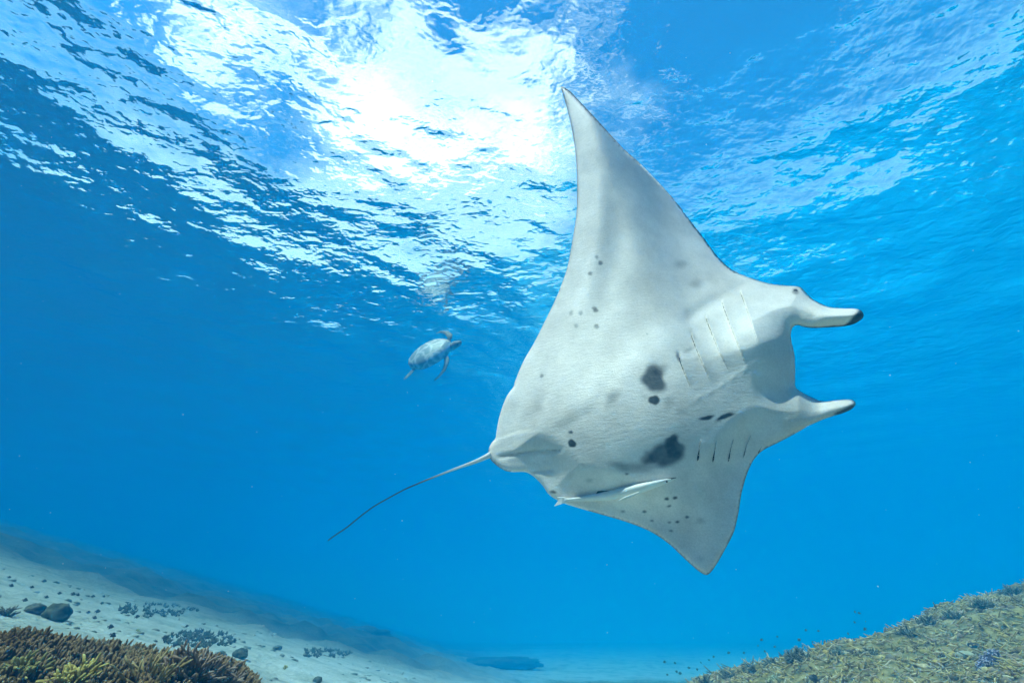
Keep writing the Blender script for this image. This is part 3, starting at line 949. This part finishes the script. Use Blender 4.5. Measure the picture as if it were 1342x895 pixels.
def finger(bag, p, d, L, r, c0, c1, sides=5, bend=0.25):
    """a tapering blunt coral branch; the growing tip is paler"""
    d = Vector(d).normalized()
    side = Vector((random.uniform(-1, 1), random.uniform(-1, 1), random.uniform(-1, 1))) * bend
    P = [p + (d * L * u + side * L * u * u) for u in (-0.15, 0.45, 0.85, 1.0)]
    V_, F_ = tube(P, [r, r * 0.9, r * 0.72, r * 0.32], sides)
    nn = len(V_)
    bag.add(V_, F_, lambda i: c0 if i < sides or i == nn - 2 else lerp3(c0, c1, (0.0, 0.35, 0.8, 1.0)[min(3, i // sides)] if i < nn - 2 else 1.0))
    return P[-1]


# dense finger coral thicket on the left bank
bag = Bag()
cnt = tries = 0
while cnt < 10500 and tries < 150000:
    tries += 1
    x, y = .72 * random.uniform(-4.2, -0.75), .72 * random.uniform(1.2, 3.25)
    a_ = math.atan2(x, y)
    if a_ < -0.90: continue
    if not masks(np.array([x]), np.array([y]))[0][0]: continue
    p, nr = ground(x, y)
    hole = noise.fractal(Vector((x * 3.3, y * 3.3, 2.0)), 1.0, 2.0, 3)
    if hole < -0.28 and random.random() < .8: continue
    hue = noise.noise(Vector((x * 1.9, y * 1.9, 7.0)))
    c0 = lerp3((0.055, 0.030, 0.008), (0.10, 0.06, 0.014), random.random())
    c1 = lerp3((0.21, 0.125, 0.045), (0.32, 0.21, 0.055), 0.5 + hue)
    if x > -1.6: c1 = lerp3(c1, (0.42, 0.31, 0.20), 0.4)
    d = (Vector(nr) * 0.7 + Vector((0, 0, 0.8)) + Vector((random.gauss(0, .33), random.gauss(0, .33), 0)))
    L = random.uniform(.013, .030) * (1 + 0.8 * max(0, hole))
    r = random.uniform(.0042, .0070)
    top = finger(bag, p, d, L, r, c0, c1, 5)
    if random.random() < .55:
        q = p + d.normalized() * L * random.uniform(.3, .6)
        finger(bag, q, d.normalized() + Vector((random.gauss(0, .8), random.gauss(0, .8), .1)), L * .5, r * .75, c0, c1, 4)
    cnt += 1
tag(bag.build("coral_thicket", CORAL), "dense brown finger coral covering the near bank", kind='stuff')


def branch_coral(name, px, py, size, label, n_br=34, c0=(.10, .075, .03), c1=(.4, .33, .2), r=.012, spread=1.0, fork=2, group=None, cat="coral", pos=None, flat=1.0):
    size, r = size * .74, r * .8
    p, nr = (hit(px, py) if pos is None else pos)
    p = p - Vector((0, 0, 0.02))
    bag = Bag()
    for k in range(n_br):
        th, ph = random.uniform(0, 6.283), math.acos(1 - random.random() * (0.85 * spread))
        d = Vector((math.sin(ph) * math.cos(th), math.sin(ph) * math.sin(th), math.cos(ph) * flat))
        L = size * random.uniform(.45, .75)
        q = finger(bag, p + Vector((d.x, d.y, 0)) * size * .25 * random.random(), d, L, r, c0, lerp3(c0, c1, .5), 5, .18)
        for _ in range(fork):
            e = d + Vector((random.gauss(0, .5), random.gauss(0, .5), random.gauss(0.1, .4)))
            s0 = p + (q - p) * random.uniform(.45, .98)
            finger(bag, s0, e, size * random.uniform(.18, .42), r * .72, lerp3(c0, c1, .3), c1, 5, .2)
    V_, F_ = icos(2)
    bag.add(V_ * np.array((size * .38, size * .38, size * .22)) + np.array(p), F_.tolist(), c0)
    o_ = bag.build(name, CORAL, loc=p)
    tag(o_, label, cat, group)
    return o_


branch_coral("staghorn_coral", 196, 893, .17, "tall yellowish staghorn coral with long bare branches on the near brown bank", 20, (.16, .11, .03), (.55, .42, .20), .007, .55, 2)
branch_coral("bushy_coral", 255, 884, .16, "brown bushy coral with paler tips on the right end of the near bank", 60, (.09, .06, .03), (.42, .31, .24), .008, .9, 3)
branch_coral("bushy_coral", 292, 890, .10, "small brown coral bush lowest on the tapering end of the near bank", 46, (.09, .06, .035), (.42, .32, .25), .007, .9, 2)
branch_coral("staghorn_coral", 6, 806, .15, "spiky dark coral at the left frame edge above the near bank", 30, (.06, .05, .025), (.28, .24, .14), .008, .7, 2)
branch_coral("finger_coral", 96, 893, .12, "bright yellow finger coral at the bottom frame edge of the near bank", 40, (.22, .16, .03), (.62, .52, .16), .009, .95, 2)
branch_coral("finger_coral", 30, 880, .11, "olive yellow finger coral in the bottom left corner", 36, (.14, .11, .03), (.42, .38, .14), .009, .95, 2)

# purple knobbly coral on the right slope: a stout lobe covered in knobs
p, nr = hit(1294, 872)
bag = Bag()
sv, sf_ = icos(2)
axis = (at(1312, 853, 1) - at(1281, 890, 1)).normalized()
for u in np.linspace(-1, 1, 9):
    c_ = p + axis * 0.076 * u + Vector((0, -0.02, 0.02))
    bag.add(sv * 0.040 * (1.05 - 0.35 * u * u) + np.array(c_), sf_.tolist(), (.09, .07, .12))
for k in range(230):
    u = random.uniform(-1, 1); d = Vector((random.gauss(0, 1), random.gauss(-.4, 1), random.gauss(.3, 1))).normalized()
    c_ = p + axis * 0.076 * u + Vector((0, -0.02, 0.02)) + d * 0.039 * (1.05 - 0.35 * u * u)
    finger(bag, c_, d, .013, .0056, (.13, .10, .18), (.55, .50, .62), 5, .1)
tag(bag.build("knobbly_coral", CORAL, loc=p), "purple grey knobbly coral standing on the yellow rubble slope at right", "coral")


def blob(name, px, py, rx, ry, rz, label, c0, c1, cat="rock", mat=None, rough=.28, sink=.3, sub=3, group=None, pos=None):
    p, nr = (hit(px, py) if pos is None else pos)
    if pos is None: rx, ry, rz = rx * .42, ry * .42, rz * .42
    V_, F_ = icos(sub)
    sd = random.uniform(0, 50)
    disp = np.array([noise.fractal(Vector(v_ * 1.9) + Vector((sd, 0, sd)), .75, 2.1, 6) for v_ in V_])
    W = V_ * (1 + rough * disp)[:, None] * np.array((rx, ry, rz)) + np.array((0, 0, rz * (1 - sink)))
    bag = Bag()
    bag.add(W + np.array(p), F_.tolist(), lambda i: lerp3(c0, c1, min(1, max(0, .5 + 1.3 * disp[i]))))
    o_ = bag.build(name, mat or ROCKM, loc=p)
    return tag(o_, label, cat, group)


G0, G1 = (.045, .055, .035), (.15, .155, .10)
blob("reef_rock", 72, 812, .24, .2, .17, "dark algae covered rock right behind the near brown bank", G0, G1)
blob("reef_rock", 44, 803, .17, .15, .10, "low grey rock half hidden by the near bank, left of the darker one", (.07, .08, .06), (.2, .2, .15))
blob("reef_rock", 286, 866, .14, .12, .10, "left one of two small rocks on the sand past the bank end", G0, G1)
blob("reef_rock", 314, 862, .17, .13, .12, "right one of two small rocks on the sand, slightly taller", G0, G1)
blob("reef_rock", 416, 894, .10, .08, .07, "small dark rock on white sand at the bottom frame edge", G0, G1)
blob("reef_rock", 363, 851, .15, .12, .07, "small weedy rock alone on the middle of the white sand", (.05, .07, .05), (.2, .21, .16))

def weed_patch(px, py, hw, hh, nt, label):
    """tufts of short dark weed spread over an oval of the sand, hw and hh in photo pixels"""
    bag = Bag(); o_, _ = hit(px, py)
    while nt > 0:
        a_, rr = random.uniform(0, 6.283), math.sqrt(random.random())
        x_, y_ = px + hw * rr * math.cos(a_), py + hh * rr * math.sin(a_)
        p, nr = hit(x_, y_)
        if noise.noise(Vector((x_ * .09, y_ * .2, hw))) < -.15: nt -= .2; continue
        c = lerp3((.03, .045, .03), (.11, .12, .08), random.random())
        for _ in range(6):
            finger(bag, p, (random.gauss(0, .7), random.gauss(0, .7), 1), random.uniform(.015, .04), random.uniform(.004, .008), c, lerp3(c, (.2, .22, .14), .4), 4, .4)
        nt -= .6
    return tag(bag.build("weed_patch", CORAL, loc=o_), label, kind='stuff')


weed_patch(262, 838, 50, 11, 170, "wide patch of dark weed on the sand just above the near bank")
weed_patch(424, 856, 36, 6, 90, "ragged strip of weed along the far edge of the white sand")
weed_patch(205, 800, 55, 9, 120, "dark weed where the sand meets the deeper slope, left of the others")
pp = at(655, 884, 21.0); 
blob("coral_outcrop", 0, 0, 1.9, 1.3, .26, "dim dark coral outcrop far off beyond the end of the sand", (.02, .035, .03), (.07, .09, .06), "reef", None, .35, .5, 4, pos=(Vector((pp.x, pp.y, ground(pp.x, pp.y)[0].z)), None))
pp = at(470, 850, 18.0)
blob("coral_outcrop", 0, 0, 1.3, .9, .3, "faint long outcrop behind the white sand, left of the dim dark one", (.02, .035, .03), (.07, .09, .06), "reef", None, .35, .5, 4, pos=(Vector((pp.x, pp.y, ground(pp.x, pp.y)[0].z)), None))
blob("boulder_coral", 1266, 862, .15, .13, .075, "smooth pale rounded boulder coral beside the purple knobbly one", (.42, .40, .26), (.52, .50, .36), "coral", None, .06, .45, 3)
blob("reef_rock", 1277, 848, .10, .07, .05, "small dark rock just above the pale boulder coral", (.05, .045, .05), (.13, .12, .11))

BUSH = [(1046, 864, .23, "dark rounded coral bush highest in the middle of the right hand reef", 70), (1012, 872, .17, "dark coral bush left of and below the highest rounded bush", 50),
        (985, 878, .17, "low blue green bush between two others on the reef's left end", 50), (955, 886, .18, "thin spiky coral bush on the reef's lower left slope", 50), (925, 893, .16, "outermost coral bush where the reef meets open water", 46),
        (1016, 890, .12, "pale green rounded coral bush in front of the dark bushes", 60), (1100, 857, .15, "wide low coral bush on the flat middle crest of the reef", 50), (1140, 855, .13, "small coral bush at the foot of the steep right slope", 44),
        (1190, 830, .17, "coral bush on the lowest part of the steep crest", 44), (1217, 818, .20, "hazy coral bush midway up the steep crest", 50), (1250, 808, .18, "hazy ragged bush in the upper half of the steep crest", 46),
        (1290, 795, .20, "dim coral bush near the top of the steep crest", 46), (1328, 778, .22, "dim coral bush topmost at the right frame edge", 46)]
for k, (px, py, sz, lab, nb_) in enumerate(BUSH):
    pale_ = k == 5
    branch_coral("bushy_coral", px, py, sz * .8, lab, int(nb_ * 1.4), (.12, .14, .07) if pale_ else (.06, .06, .035), (.5, .52, .32) if pale_ else (.24, .23, .14), .010, 1.05, 3, flat=.75)

# broken coral sticks and lumps over the right slope
bag = Bag()
PAL = [(.62, .46, .13), (.54, .38, .10), (.66, .52, .24), (.38, .26, .07), (.40, .31, .22), (.26, .17, .05), (.52, .36, .24), (.72, .60, .38), (.12, .08, .03), (.50, .40, .10)]
cnt = tries = 0
while cnt < 13000 and tries < 200000:
    tries += 1
    y = random.uniform(2.4, 12.5); x = random.uniform(.9, 12)
    if x / y > 1.25 or x < .15 * y + .2: continue
    if random.random() > min(1, 0.35 + 1.5 / (y - 1.6)): continue
    x, y = .72 * x, .72 * y
    if masks(np.array([x]), np.array([y]))[1][0] < .5: continue
    p, nr = ground(x, y)
    if p.z < -1.0: continue
    c = lerp3(random.choice(PAL), (.42, .33, .11), random.random() * .5)
    th = random.uniform(0, 6.283)
    d = Vector((math.cos(th), math.sin(th), random.gauss(.18, .38)))
    L = random.uniform(.025, .085); r = random.uniform(.004, .0085)
    finger(bag, p + Vector((0, 0, random.uniform(0, .018))), d, L, r, c, lerp3(c, (.66, .56, .36), .25), 4, .3)
    if random.random() < .5:
        finger(bag, p + d.normalized() * L * .4, d + Vector((random.gauss(0, .8), random.gauss(0, .8), random.gauss(.2, .4))), L * .5, r * .8, c, c, 4, .2)
    cnt += 1
l1, lf1 = icos(1)
for k in range(900):
    y = .72 * random.uniform(2.6, 8.5); x = random.uniform(.25 * y, 1.2 * y)
    if masks(np.array([x]), np.array([y]))[1][0] < .5: continue
    p, nr = ground(x, y)
    s_ = random.uniform(.012, .045)
    W = l1 * (1 + rng.uniform(-.3, .3, (len(l1), 1))) * np.array((s_, s_, s_ * .7)) + np.array(p)
    c = random.choice(PAL)
    bag.add(W, lf1.tolist(), lerp3(c, (.1, .09, .05), random.random() * .7))
tag(bag.build("coral_rubble", CORAL), "broken coral sticks littering the reef on the right", kind='stuff')

# specks drifting in the water
bag = Bag()
for k in range(420):
    p = at(random.uniform(-20, 1360), random.uniform(60, 840), random.uniform(1.2, 6.0))
    s_ = random.uniform(.0007, .0019)
    bag.add(l1 * s_ + np.array(p), lf1.tolist(), (.75, .78, .75))
tag(bag.build("plankton", ROCKM), "tiny pale specks drifting in the open water", kind='stuff')

# small rubble and tufts on the sand
bag = Bag()
cnt = tries = 0
while cnt < 340 and tries < 20000:
    tries += 1
    t = .72 * random.uniform(4.5, 15); a_ = random.uniform(-.86, .05)
    x, y = t * math.sin(a_), t * math.cos(a_)
    if noise.fractal(Vector((x * .9, y * .9, 4.0)), 1.0, 2.0, 3) < random.uniform(-.35, .5): continue
    mb_1 = masks(np.array([x]), np.array([y]))
    if mb_1[0][0] > .5: continue
    p, nr = ground(x, y)
    s_ = random.uniform(.006, .026) * (1 + .05 * t)
    W = l1 * (1 + rng.uniform(-.35, .35, (len(l1), 1))) * np.array((s_ * 1.4, s_, s_ * .55)) + np.array(p)
    bag.add(W, lf1.tolist(), lerp3((.13, .16, .12), (.50, .50, .42), random.random()))
    cnt += 1
tag(bag.build("sand_rubble", ROCKM), "small stones and weed tufts scattered over the white sand", kind='stuff')

# ------------------------------------------------------------------ reef fish


def fish_mesh(name, L, hgt, stripes=None):
    """small deep bodied fish along +X: body, forked tail, dorsal, anal and pectoral fins in one mesh; stripes in its tint"""
    us = [0, .06, .16, .3, .48, .64, .76, .84]
    hs = [.05, .30, .62, .92, 1.0, .72, .36, .20]
    V_, F_ = [], []
    for u, h_ in zip(us, hs):
        for k in range(8):
            an = math.pi * k / 4
            V_.append(((.5 - u) * L, .30 * hgt * h_ * math.cos(an), .5 * hgt * h_ * math.sin(an)))
    for i in range(len(us) - 1):
        for k in range(8):
            k2 = (k + 1) % 8
            F_.append((i * 8 + k, i * 8 + k2, (i + 1) * 8 + k2, (i + 1) * 8 + k))
    F_.append(tuple(reversed(range(8))))

    def fin(pts, th=.012):
        o_ = len(V_); k = len(pts)
        for sgn in (1, -1):
            for x_, z_ in pts: V_.append((x_ * L, sgn * th * L, z_ * hgt))
        F_.append(tuple(o_ + i for i in range(k))); F_.append(tuple(o_ + k + i for i in reversed(range(k))))
        for i in range(k): F_.append((o_ + i, o_ + k + i, o_ + k + (i + 1) % k, o_ + (i + 1) % k))
    fin([(-.31, .11), (-.52, .42), (-.45, 0), (-.52, -.42), (-.31, -.11)])
    fin([(.22, .42), (.10, .66), (-.16, .68), (-.30, .30), (-.20, .2), (.15, .3)])
    fin([(.02, -.46), (-.12, -.68), (-.28, -.40), (-.22, -.2)])
    me = bpy.data.meshes.new(name); me.from_pydata(V_, [], F_); me.update()
    P = np.array(V_)
    if stripes is None:
        col = np.tile(np.array([[.035, .04, .045]]), (len(P), 1)); col[P[:, 2] < -.1 * hgt] = (.07, .075, .08)
    else:
        s_ = np.sin((P[:, 0] / L) * 22 + .8) > .1
        col = np.where(s_[:, None], np.array([[.03, .03, .03]]), np.array([stripes]))
    set_color(me, 'tint', col.astype(np.float32))
    me.materials.append(FISHM)
    return me


FISHM = tinted("fish_skin", .45, 200, .1, .5, 60)
DAM = fish_mesh("damselfish", .115, .062)
YEL = fish_mesh("striped_fish", .12, .075, (.75, .68, .18))
WHT = fish_mesh("pale_fish", .10, .06, (.8, .8, .72))


def put_fish(me, name, px, py, t, label, group=None, k=1.0, head=None):
    o_ = bpy.data.objects.new(name, me); COL.objects.link(o_)
    o_.location = at(px, py, t)
    h_ = head if head is not None else random.choice((0, math.pi)) + random.gauss(0, .5)
    o_.rotation_euler = (random.gauss(0, .1), random.gauss(0, .25), h_)
    o_.scale = (k, k, k)
    return tag(o_, label, "fish", group)


for px, py in [(15, 767), (12, 756), (42, 769), (58, 761), (78, 777), (61, 782), (96, 778), (102, 779), (122, 781), (136, 781), (116, 802), (124, 809), (128, 800.7), (134, 790),
               (145, 821), (148, 832), (180, 807.6), (245, 820), (229, 845), (216, 835), (33, 786)]:
    p, nr = hit(px, py + 6)
    t = min(9.0, float(np.array(p) @ FWD) * .9)
    put_fish(DAM, "damselfish", px, py, t, "small dark damselfish swimming just above the pale sand beyond the left bank", "damselfish over the sand", .30 + .14 * random.random(), .75 + random.gauss(0, .3))
put_fish(YEL, "striped_fish", 180, 828, 4.6, "yellow and black striped fish over the sand beside the near bank", None, .5, .6)
put_fish(WHT, "pale_fish", 235, 811, 5.6, "pale whitish fish over the dark weed behind the sand", None, .4, 2.0)
put_fish(YEL, "striped_fish", 339, 872, 4.8, "left one of two dark barred fish low on the sand past the bank", None, .4, 2.9)
put_fish(YEL, "striped_fish", 374, 874, 4.8, "right one of two dark barred fish low on the sand past the bank", None, .42, .3)
for px, py in [(1120.5, 801.4), (1126, 803), (1120, 815), (1134.5, 814), (1133.6, 824), (1111.5, 830), (1056.3, 825.3), (1072.6, 826.4), (1047.3, 838), (1051.8, 846), (1018.7, 833.8), (998, 838),
               (993.5, 845.6), (1002.4, 853.2), (1054.5, 861.7), (1080.7, 842), (1087.4, 840.3), (1075, 844.5), (1067, 845.6), (1064.6, 840.5), (1071, 850.5), (1121.6, 844.3), (1125.4, 837), (1015.4, 847),
               (975, 855), (955, 855), (935.3, 860.2), (929.3, 864.6), (918.6, 867.8), (903, 874.7), (913.7, 876.7), (891.3, 881.8), (886.8, 879.6), (874.5, 883.6), (884.6, 868.4), (871, 867)]:
    put_fish(DAM, "damselfish", px, py, random.uniform(5.6, 6.8), "tiny dark fish hovering in open water above the right hand reef", "fish above the right reef", .25 + .17 * random.random())
put_fish(DAM, "damselfish", 1067, 889, 3.3, "larger dark fish lying low over the rubble at the bottom of the reef", None, .65, 2.9)

# ------------------------------------------------------------------ sea turtle near the surface
TC = at(566, 465, 13.5)
fx = Vector(RGT * .86 + UPV * .36 - FWD * .25).normalized()
uz = Vector(-RGT * .40 + UPV * .74 - FWD * .50); uz = (uz - fx * uz.dot(fx)).normalized()
ly = uz.cross(fx).normalized()
turtle = empty("sea_turtle", TC)
turtle.scale = (1.55, 1.55, 1.55)
turtle.rotation_euler = Matrix((fx, ly, uz)).transposed().to_euler()
tag(turtle, "sea turtle with sun dapples painted on its shell swimming far off below the surface", "turtle")
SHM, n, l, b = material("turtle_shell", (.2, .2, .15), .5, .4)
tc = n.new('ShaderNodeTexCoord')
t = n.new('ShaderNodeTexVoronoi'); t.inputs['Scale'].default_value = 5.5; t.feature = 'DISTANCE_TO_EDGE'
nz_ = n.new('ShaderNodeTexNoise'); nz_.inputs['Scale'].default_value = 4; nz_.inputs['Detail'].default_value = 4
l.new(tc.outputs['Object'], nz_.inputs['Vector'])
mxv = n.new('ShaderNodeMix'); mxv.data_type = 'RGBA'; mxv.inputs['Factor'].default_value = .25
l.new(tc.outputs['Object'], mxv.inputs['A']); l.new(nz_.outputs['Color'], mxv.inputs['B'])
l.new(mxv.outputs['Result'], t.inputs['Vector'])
r = n.new('ShaderNodeValToRGB')  # pale net of sun dapples painted into the shell colour
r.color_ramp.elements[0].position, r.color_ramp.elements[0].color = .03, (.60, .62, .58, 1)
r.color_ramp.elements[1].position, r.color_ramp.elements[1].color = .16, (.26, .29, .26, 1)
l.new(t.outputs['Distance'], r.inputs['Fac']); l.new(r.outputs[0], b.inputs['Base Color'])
TSK = mottled("turtle_skin", (.10, .11, .09), (.32, .31, .24), 14, .6, .3, 40)
iv3, if3 = icos(3)
sh = []
for v_ in iv3:
    x_, y_, z_ = v_
    w = 1 - .28 * max(0, -x_) ** 1.5
    sh.append((.47 * x_ - .03, .37 * y_ * w, (.20 if z_ > 0 else .05) * (np.sign(z_) * abs(z_) ** .85)))
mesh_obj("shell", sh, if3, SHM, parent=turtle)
mesh_obj("plastron", [(.40 * v_[0] - .02, .28 * v_[1], -.04 + .06 * v_[2]) for v_ in iv3], if3, mottled("turtle_belly", (.5, .48, .36), (.62, .6, .46), 6, .6, .2, 30), parent=turtle)
hd = [(.53 + .115 * v_[0], .068 * v_[1] * (1 - .25 * v_[0]), .0 + .062 * v_[2] * (1 - .2 * v_[0])) for v_ in iv3]
hd_o = mesh_obj("head", hd, if3, TSK, parent=turtle)
nv, nf = tube([(.36, 0, -.01), (.42, 0, -.01), (.50, 0, 0)], [.085, .07, .06], 10)
mesh_obj("neck", nv, nf, TSK, parent=turtle)
for sg in (-1, 1):
    mesh_obj("eye", np.array((.575, sg * .052, .014)) + iv * .012, if_, EYE, parent=hd_o)


def flipper(pts, wid, th):
    V_, F_ = [], []
    for i, (p, w) in enumerate(zip(pts, wid)):
        a = Vector(pts[max(0, i - 1)]); bq = Vector(pts[min(len(pts) - 1, i + 1)])
        d = (bq - a).normalized(); s_ = d.cross(Vector((0, 0, 1))).normalized(); u = s_.cross(d)
        for k in range(8):
            an = math.pi * k / 4
            V_.append(Vector(p) + s_ * w * math.cos(an) + u * th * (.4 + .6 * (1 - i / len(pts))) * math.sin(an))
    for i in range(len(pts) - 1):
        for k in range(8):
            k2 = (k + 1) % 8
            F_.append((i * 8 + k, i * 8 + k2, (i + 1) * 8 + k2, (i + 1) * 8 + k))
    F_.append(tuple(reversed(range(8)))); F_.append(tuple(range(len(V_) - 8, len(V_))))
    return mesh_obj("flipper", V_, F_, TSK, parent=turtle)


flipper([(.32, -.22, -.02), (.33, -.33, -.07), (.26, -.44, -.13), (.14, -.52, -.17), (.03, -.56, -.19)], [.05, .06, .05, .03, .01], .022)
flipper([(.32, .22, -.02), (.36, .36, .02), (.28, .50, .05), (.14, .60, .06), (.03, .64, .05)], [.05, .06, .05, .03, .01], .022)
flipper([(-.36, -.17, -.02), (-.45, -.25, -.04), (-.54, -.29, -.06), (-.60, -.30, -.07)], [.05, .06, .055, .02], .016)
flipper([(-.36, .17, -.02), (-.45, .25, -.03), (-.54, .29, -.04), (-.60, .30, -.05)], [.05, .06, .055, .02], .016)
